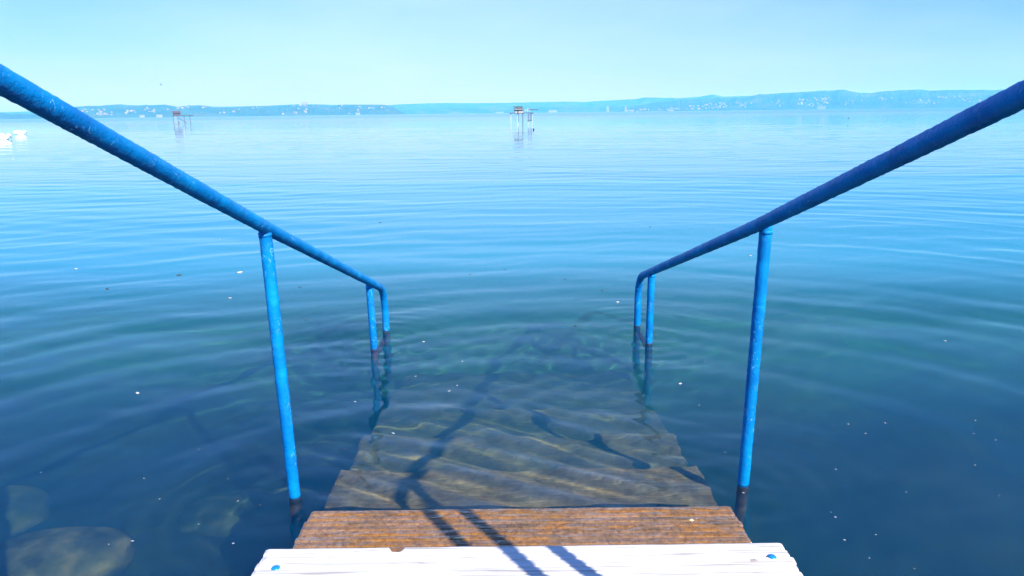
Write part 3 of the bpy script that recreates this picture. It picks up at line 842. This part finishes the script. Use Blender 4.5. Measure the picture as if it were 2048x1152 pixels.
block('hotel', east, 23.35, -0.02, 62, 18, 26, 5, 10, 'pale blocky lakeside hotel standing alone at the waterline on the right')
block('abbey', west, -15.8, 0.93, 44, 18, 18, 3, 8, 'large white building on the crest of the headland left of centre')
block('waterfront_building', west, -25.9, 0.01, 34, 14, 13, 3, 7, 'white waterfront building on the left shore, left of the left platform')
block('waterfront_building', west, -27.0, 0.01, 28, 14, 12, 3, 7, 'white waterfront building farthest left on the far shore')
block('waterfront_building', west, -11.9, 0.01, 30, 14, 12, 3, 6, 'white waterfront building at the foot of the headland')

# ------------------------------------------------------------------ fishing platforms standing in the lake
def rod(m, a, b, r=0.05): m.tube([a, tuple((a[k] + b[k]) / 2 for k in range(3)), b], r, 8)
pf = tag(empty('fishing_platform', (1.55, 89.7, 0), 0.02), 'small fishing platform on stilts near the centre, dark striped roof and pale cabin', 'fishing platform')
b = MB(); b.box(-1.55, 1.35, -0.8, 0.8, 1.40, 1.49); b.build('deck', M['darkwood'], pf)
b = MB(); b.box(-1.0, 0.05, -0.55, 0.55, 1.49, 1.80); b.build('wall', M['palewood'], pf)
b = MB(); b.box(-0.62, -0.50, -0.58, -0.555, 1.5, 1.78); b.box(-0.95, -0.9, -0.58, -0.555, 1.5, 1.79); b.build('door_frame', M['darkwood'], pf)
b = MB(); b.box(-1.05, 0.10, -0.72, 0.6, 1.805, 1.88); b.build('roof', M['darkwood'], pf)
b = MB(); b.box(-1.12, 0.04, -0.60, 0.5, 2.17, 2.25); b.build('roof', M['darkwood'], pf)
b = MB(); b.box(-0.95, 0.0, -0.5, 0.5, 1.881, 2.165); b.build('loft', M['palewood'], pf)
b = MB(); b.box(-0.95, 0.06, -0.56, -0.503, 1.99, 2.05); b.build('shutter', M['darkwood'], pf)
for x, mt, y_ in ((0.03, 'darkwood', -0.6), (-0.5, 'pole', 0.5), (-0.62, 'pole', -0.6), (-1.45, 'pole', -0.6), (1.25, 'pole', 0.5), (0.7, 'pole', -0.6)):
    b = MB(); rod(b, (x, y_, -2.2), (x, y_, 1.40), 0.045 if mt == 'darkwood' else 0.028); b.build('post', M[mt], pf, True)
b = MB()
rod(b, (0.3, -0.7, 1.49), (0.3, -0.7, 1.95), .03); rod(b, (0.6, -0.7, 1.49), (0.6, -0.7, 2.0), .03); rod(b, (0.3, -0.7, 1.75), (0.9, -0.7, 1.75), .03); rod(b, (0.6, -0.7, 2.0), (0.9, -0.7, 1.6), .03)
b.build('railing', M['palewood'], pf)
b = MB(); rod(b, (0.7, -0.7, 1.82), (1.95, -0.7, 1.84), .045); b.build('boom', M['darkwood'], pf)
b = MB(); rod(b, (1.05, -0.75, 0.5), (1.05, -0.75, 1.4), .04); rod(b, (0.7, -0.75, 0.5), (0.7, -0.75, 1.4), .025); rod(b, (0.6, -0.75, 0.52), (1.15, -0.75, 0.52), .045)
for z_ in (0.7, 0.9, 1.1, 1.3): rod(b, (0.7, -0.75, z_), (1.05, -0.75, z_), .02)
b.build('ladder', M['darkwood'], pf)

pf = tag(empty('fishing_platform', (-72.8, 158.4, 0), 0.42), 'smaller fishing platform far off on the left, low cabin beside a thin boardwalk on stilts', 'fishing platform')
b = MB(); b.box(-1.1, 3.1, -0.8, 0.8, 1.66, 1.78); b.build('deck', M['darkwood'], pf)
b = MB(); b.box(-1.0, 0.5, -0.7, 0.7, 1.78, 2.32); b.build('wall', M['redwall'], pf)
b = MB(); b.box(-1.15, 0.65, -0.85, 0.85, 2.33, 2.40); b.add([(-1.15, -.85, 2.4), (.65, -.85, 2.4), (.65, .85, 2.4), (-1.15, .85, 2.4), (-1.0, 0, 2.75), (.5, 0, 2.75)], [(0, 1, 5, 4), (2, 3, 4, 5), (1, 2, 5), (3, 0, 4)]); b.build('roof', M['redwall'], pf)
for x in (-0.7, -0.25, 0.2):
    b = MB(); b.box(x - .15, x + .15, -0.74, -0.705, 2.02, 2.28); b.build('window', M['win'], pf)
for x in (-1.0, -0.15, 1.15, 2.35):
    b = MB(); rod(b, (x, -0.6, -2.0), (x * (0.97 if x > 2 else 1), -0.6, 1.66), .05); b.build('post', M['darkwood'], pf, True)
b = MB(); rod(b, (-0.1, -0.65, 1.3), (1.6, -0.65, 0.15), .05); rod(b, (-0.15, -0.65, 0.5), (0.4, -0.65, -0.3), .05); b.build('brace', M['darkwood'], pf, True)
b = MB()
for z_ in (0.3, 0.65, 1.0, 1.35): rod(b, (-1.0, -0.66, z_), (-0.15, -0.66, z_), .035)
b.build('ladder', M['palewood'], pf, True)

# ------------------------------------------------------------------ swans
def skin_body(name, verts, edges, radii, mat, parent, sub=2):
    me = bpy.data.meshes.new(name); me.from_pydata(verts, edges, []); me.update()
    o = bpy.data.objects.new(name, me); C.objects.link(o)
    sk = o.modifiers.new('skin', 'SKIN')
    for i, r in enumerate(radii):
        d = me.skin_vertices[0].data[i]; d.radius = r if isinstance(r, tuple) else (r, r); d.use_root = (i == 0)
    sb = o.modifiers.new('sub', 'SUBSURF'); sb.levels = sub; sb.render_levels = sub
    dg = bpy.context.evaluated_depsgraph_get()
    me2 = bpy.data.meshes.new_from_object(o.evaluated_get(dg))
    o.modifiers.clear(); o.data = me2; me2.name = name
    me2.materials.clear(); me2.materials.append(mat); me2.shade_smooth()
    if parent: o.parent = parent
    return o
def swan(loc, rz, neck, label, s=1.0):
    """swan swimming towards +x; neck is a list of joints"""
    root = tag(empty('swan', (loc[0], loc[1], -0.04), rz), label, 'swan', 'swans swimming off to the left')
    root.scale = (s, s, s)
    V = [(0, 0, .16), (-.22, 0, .17), (-.44, 0, .19), (-.64, 0, .25), (.20, 0, .15), (.36, 0, .20)]
    E = [(0, 1), (1, 2), (2, 3), (0, 4), (4, 5)]
    Rr = [(.23, .21), (.22, .20), (.16, .14), (.05, .04), (.21, .19), (.12, .12)]
    last = 5
    for (p, r) in neck:
        V.append(p); Rr.append((r, r)); E.append((last, len(V) - 1)); last = len(V) - 1
    skin_body('body', V, E, Rr, M['swan'], root)
    a = Vector(neck[-2][0]); h = Vector(neck[-1][0]); d = (h - a).normalized()
    m = MB(); m.tube([h + d * .02, h + d * .06, h + d * .13], .02, 8, rfun=lambda u: .034 - .016 * u); m.build('bill', M['bill'], root, True)
    m = MB(); m.tube([h + d * .015, h + d * .035], .028, 8, rfun=lambda u: .046 - .006 * u)
    m.tube([h + d * .125, h + d * .145], .012, 8); m.build('bill_base', M['black'], root, True)
    for sy in (-1, 1):
        w_ = skin_body('wing', [(.12, sy * .15, .24), (-.1, sy * .19, .31), (-.36, sy * .13, .34), (-.60, sy * .05, .33)], [(0, 1), (1, 2), (2, 3)],
                       [(.09, .11), (.07, .15), (.05, .12), (.02, .03)], M['swan'], root)
    return root
tucked = [((.44, 0, .34), .062), ((.40, 0, .50), .048), ((.46, 0, .60), .042), ((.56, 0, .56), .042), ((.60, 0, .42), .040), ((.63, 0, .30), .042)]
low = [((.36, 0, .34), .080), ((.40, 0, .41), .060), ((.46, 0, .41), .050), ((.50, 0, .33), .046), ((.52, 0, .24), .050)]
upright = [((.44, 0, .34), .062), ((.40, 0, .52), .046), ((.42, 0, .70), .040), ((.48, 0, .84), .038), ((.56, 0, .86), .040), ((.62, 0, .83), .040)]
swan((-37.75, 53.3, 0), 0.10, low, 'white swan with bowed neck, large one at the left edge of the water', 1.12)
swan((-47.6, 69.8, 0), 0.15, tucked if False else low, 'smaller-looking farther white swan with bowed neck, right of the others', 0.98)
swan((-40.45, 54.6, 0), 0.2, upright, 'white swan mostly outside the left edge, only its upright neck showing', 1.0)

# ------------------------------------------------------------------ birds in the air, a float on the water
def gull(loc, rz, s, up, label):
    root = tag(empty('bird', loc, rz), label, 'bird', 'small dark birds flying over the lake'); root.scale = (s, s, s)
    m = MB(); m.tube([(-.22, 0, 0), (-.12, 0, .0), (.05, 0, .01), (.15, 0, .02), (.20, 0, .015)], .04, 8, rfun=lambda u: .045 * math.sin(math.pi * min(1, .12 + u * .86)) + .006)
    m.build('body', M['bird'], root, True)
    for sy in (-1, 1):
        m = MB(); v = []
        for (yy, zz, c, x0) in ((.02, .02, .13, .02), (.2, .02 + up * .2, .12, .04), (.38, .02 + up * .28, .08, .0), (.52, .02 + up * .25, .02, -.06)):
            v += [(x0 + c / 2, sy * yy, zz), (x0 - c / 2, sy * yy, zz), (x0, sy * yy, zz + .012)]
        f = []
        for k in range(3):
            a = 3 * k
            f += [(a, a + 3, a + 5, a + 2), (a + 2, a + 5, a + 4, a + 1), (a + 1, a + 4, a + 3, a)]
        m.add(v, f); m.build('wing', M['bird'], root, True)
gull((-0.4309 * 75, 0.9016 * 75, H + 0.0383 * 75), 0.4, 0.42, 1.1, 'small dark bird with raised wings in the sky on the left')
gull((-0.1913 * 110, 0.9808 * 110, H + 0.03653 * 110), 2.2, 0.36, 0.7, 'faintest bird, tiny dot in the sky left of centre')
gull((0.5053 * 90, 0.8628 * 90, H + 0.0181 * 90), 1.2, 0.55, 0.4, 'small dark bird flying in front of the hills at the right')
gull((0.4258 * 90, 0.9047 * 90, H - 0.01194 * 90), 2.6, 0.5, 0.8, 'small dark bird skimming low over the water on the right')
fl = tag(empty('float', (2.06, 63.3, 0)), 'small dark float on the water below the central fishing platform', 'float')
m = MB(); m.tube([(0, 0, -.05), (0, 0, .0), (0, 0, .07), (0, 0, .12), (0, 0, .14)], .06, 10, rfun=lambda u: .07 * math.sin(math.pi * min(.97, .15 + .8 * u)) + .004); m.build('body', M['black'], fl, True)
m = MB(); m.tube([(0, 0, .13), (0, 0, .24)], .012, 6); m.build('stick', M['pole'], fl, True)

# ------------------------------------------------------------------ flecks drifting on the water
BIG= [(-2.686, 6.754, 0.064), (-2.103, 3.663, 0.032), (0.944, 3.708, 0.026), (-2.392, 5.743, 0.032), (0.853, 5.466, 0.033), (-4.461, 7.012, 0.036), (2.523, 7.262, 0.039), (2.87, 4.415, 0.02), (-0.607, 4.536, 0.021), (0.474, 2.282, 0.012)]
WHITE= [(-1.02, 2.235, 0.019), (-1.037, 2.236, 0.008), (-1.389, 2.246, 0.022), (-1.324, 2.241, 0.019), (-1.398, 3.219, 0.022), (-2.45, 3.131, 0.024), (-2.063, 2.771, 0.011), (-1.968, 2.769, 0.013), (-1.58, 2.704, 0.015), (-1.565, 2.733, 0.012), (-1.428, 2.53, 0.014), (-1.396, 2.541, 0.012), (-1.2, 2.363, 0.011), (-1.196, 2.41, 0.009), (-1.215, 2.691, 0.012), (-1.083, 2.615, 0.011), (-1.111, 2.523, 0.016), (-1.423, 3.004, 0.013), (-1.462, 2.975, 0.01), (-1.92, 2.654, 0.01), (-1.464, 2.226, 0.013), (1.56, 3.333, 0.014), (1.635, 3.153, 0.019), (1.686, 3.157, 0.017), (1.814, 3.153, 0.022), (1.862, 3.13, 0.02), (1.668, 3.048, 0.019), (1.585, 3.194, 0.011), (1.552, 3.132, 0.011), (1.617, 2.779, 0.015), (1.374, 2.71, 0.015), (1.939, 2.812, 0.013), (1.986, 2.735, 0.016), (1.645, 2.548, 0.012), (1.573, 2.523, 0.012), (1.495, 2.536, 0.012), (1.209, 2.349, 0.02), (1.189, 2.264, 0.017), (1.176, 2.203, 0.019), (1.282, 2.241, 0.013), (1.304, 2.234, 0.013), (1.369, 2.277, 0.013), (1.209, 2.383, 0.009), (1.548, 2.321, 0.014), (1.919, 2.485, 0.012), (1.93, 2.405, 0.017), (2.27, 3.175, 0.018), (2.383, 3.23, 0.018), (2.169, 3.029, 0.014), (2.19, 3.028, 0.014), (2.233, 2.97, 0.014), (1.182, 2.13, 0.01), (1.213, 2.099, 0.012), (1.15, 2.04, 0.01), (1.334, 2.039, 0.01), (2.445, 3.307, 0.019)]
BUB= [(-0.357, 3.638, 0.031), (-0.612, 3.198, 0.031), (-0.584, 3.113, 0.033), (-0.611, 3.843, 0.027), (-0.574, 3.874, 0.021), (-0.905, 4.114, 0.026), (-0.852, 3.507, 0.025), (-0.835, 3.309, 0.019), (-0.32, 3.733, 0.023), (-0.293, 3.444, 0.016), (-0.317, 4.121, 0.025), (-0.544, 4.25, 0.023), (0.609, 3.065, 0.017), (0.391, 3.142, 0.013), (0.973, 3.407, 0.014), (0.871, 2.562, 0.02), (0.918, 2.523, 0.018), (1.103, 3.179, 0.011), (0.172, 4.113, 0.025), (0.531, 4.308, 0.02), (1.186, 4.069, 0.016), (-4.882, 9.376, 0.046), (-3.67, 8.714, 0.034), (0.34, 8.996, 0.046), (2.111, 4.92, 0.02), (2.098, 4.251, 0.014), (2.738, 5.305, 0.018), (2.432, 6.17, 0.019), (0.946, 2.861, 0.012)]
DARK= [(-3.252, 6.675, 0.049), (-3.638, 6.115, 0.036), (-1.903, 6.104, 0.028), (-0.779, 2.953, 0.01), (-1.011, 2.491, 0.009), (-1.558, 5.073, 0.02), (0.489, 6.271, 0.023), (0.78, 5.847, 0.022), (-0.4, 6.523, 0.019), (-0.067, 6.724, 0.02), (1.843, 9.21, 0.034), (0.454, 4.863, 0.018), (0.334, 3.852, 0.015), (-1.876, 9.939, 0.037)]

_r = random.Random(4)
def fleck(x, y, s, mat, name, label, cat, group, lift=0.0025):
    n = 10
    v = []; f = []
    ax = _r.uniform(0, 3.14); el = _r.uniform(1.0, 2.2)
    for j, (k, zz) in enumerate(((1.0, 0.0), (0.8, 0.28), (0.4, 0.42))):
        for i in range(n):
            a = 2 * math.pi * i / n
            q = k * (1 + 0.25 * math.sin(2 * a + ax) + _r.uniform(-.15, .15))
            px = q * math.cos(a) * s * 0.5; py = q * math.sin(a) * s * 0.5 * 0.75
            v.append((px, py, zz * s * 0.35))
    v.append((0, 0, s * 0.16))
    for j in range(2):
        for i in range(n): f.append((j * n + i, j * n + (i + 1) % n, (j + 1) * n + (i + 1) % n, (j + 1) * n + i))
    for i in range(n): f.append((2 * n + i, 2 * n + (i + 1) % n, 3 * n))
    f.append(tuple(range(n))[::-1])
    z = float(wave(x, y, 0.016))
    o = link_mesh(name, v, f, mat, None, True, (x, y, z + lift))
    o.rotation_euler = (0, 0, _r.uniform(-.5, .5))
    return tag(o, label, cat, group)
BL = ['largest pale fluff floating behind the left handrail post', 'pale feather-like scrap floating on the dark blue water at the left',
      'white scrap floating just right of the wavy right-hand post reflections', 'pale scrap floating just below the largest fluff at the left',
      'white scrap floating left of the right-hand end posts', 'small pale scrap floating at the far left, level with the largest fluff',
      'white scrap floating just left of the top of the right front post', 'lone white scrap near the right edge of the water',
      'white scrap floating just right of the left-hand end posts', 'white scrap resting at the wet edge of the first brown tread']
for (x, y, s), l in zip(BIG, BL): fleck(x, y, s * 0.85, M['fleck'], 'floating_scrap', l, 'floating scrap', 'pale scraps floating on the lake')
for (x, y, s) in WHITE[::2]:
    side = 'left' if x < 0 else 'right'
    fleck(x, y, s * 0.48, M['foam'], 'floating_speck', f'tiny white speck floating on the dark water {side} of the steps', 'floating speck', f'white specks on the water {side} of the steps')
for (x, y, s) in BUB[::2]:
    fleck(x, y, s * 0.55, M['foam'], 'floating_speck', 'tiny pale speck floating between or just beyond the handrails', 'floating speck', 'pale specks around the handrails')
for (x, y, s) in DARK:
    fleck(x, y, s * 0.9, M['scum'], 'drifting_fleck', 'tiny dark fleck drifting on the open water', 'floating speck', 'dark flecks on the open water', 0.002)

if USE_MNEE:
    for o in bpy.data.objects:
        if o.type == 'MESH' and o is not water and (o.name.startswith(('tread', 'stone', 'lake_bed', 'stringer', 'post', 'rail'))):
            o.cycles.is_caustics_receiver = True

# ------------------------------------------------------------------ haze over the lake
def haze():
    m = bpy.data.materials.new('lake_haze'); m.use_nodes = True
    t = m.node_tree; t.nodes.clear()
    o = t.nodes.new('ShaderNodeOutputMaterial'); v = t.nodes.new('ShaderNodeVolumePrincipled')
    v.inputs['Color'].default_value = (0.06, 0.60, 1.0, 1)
    v.inputs['Absorption Color'].default_value = (1, 1, 1, 1)
    v.inputs['Density'].default_value = HAZE
    v.inputs['Anisotropy'].default_value = 0.0
    t.links.new(v.outputs[0], o.inputs['Volume'])
    b = MB(); b.box(-16000, 16000, -400, 15000, -5.0, 320)
    h = b.build('haze', m)
    tag(h, kind='stuff')
if HAZE > 0: haze()
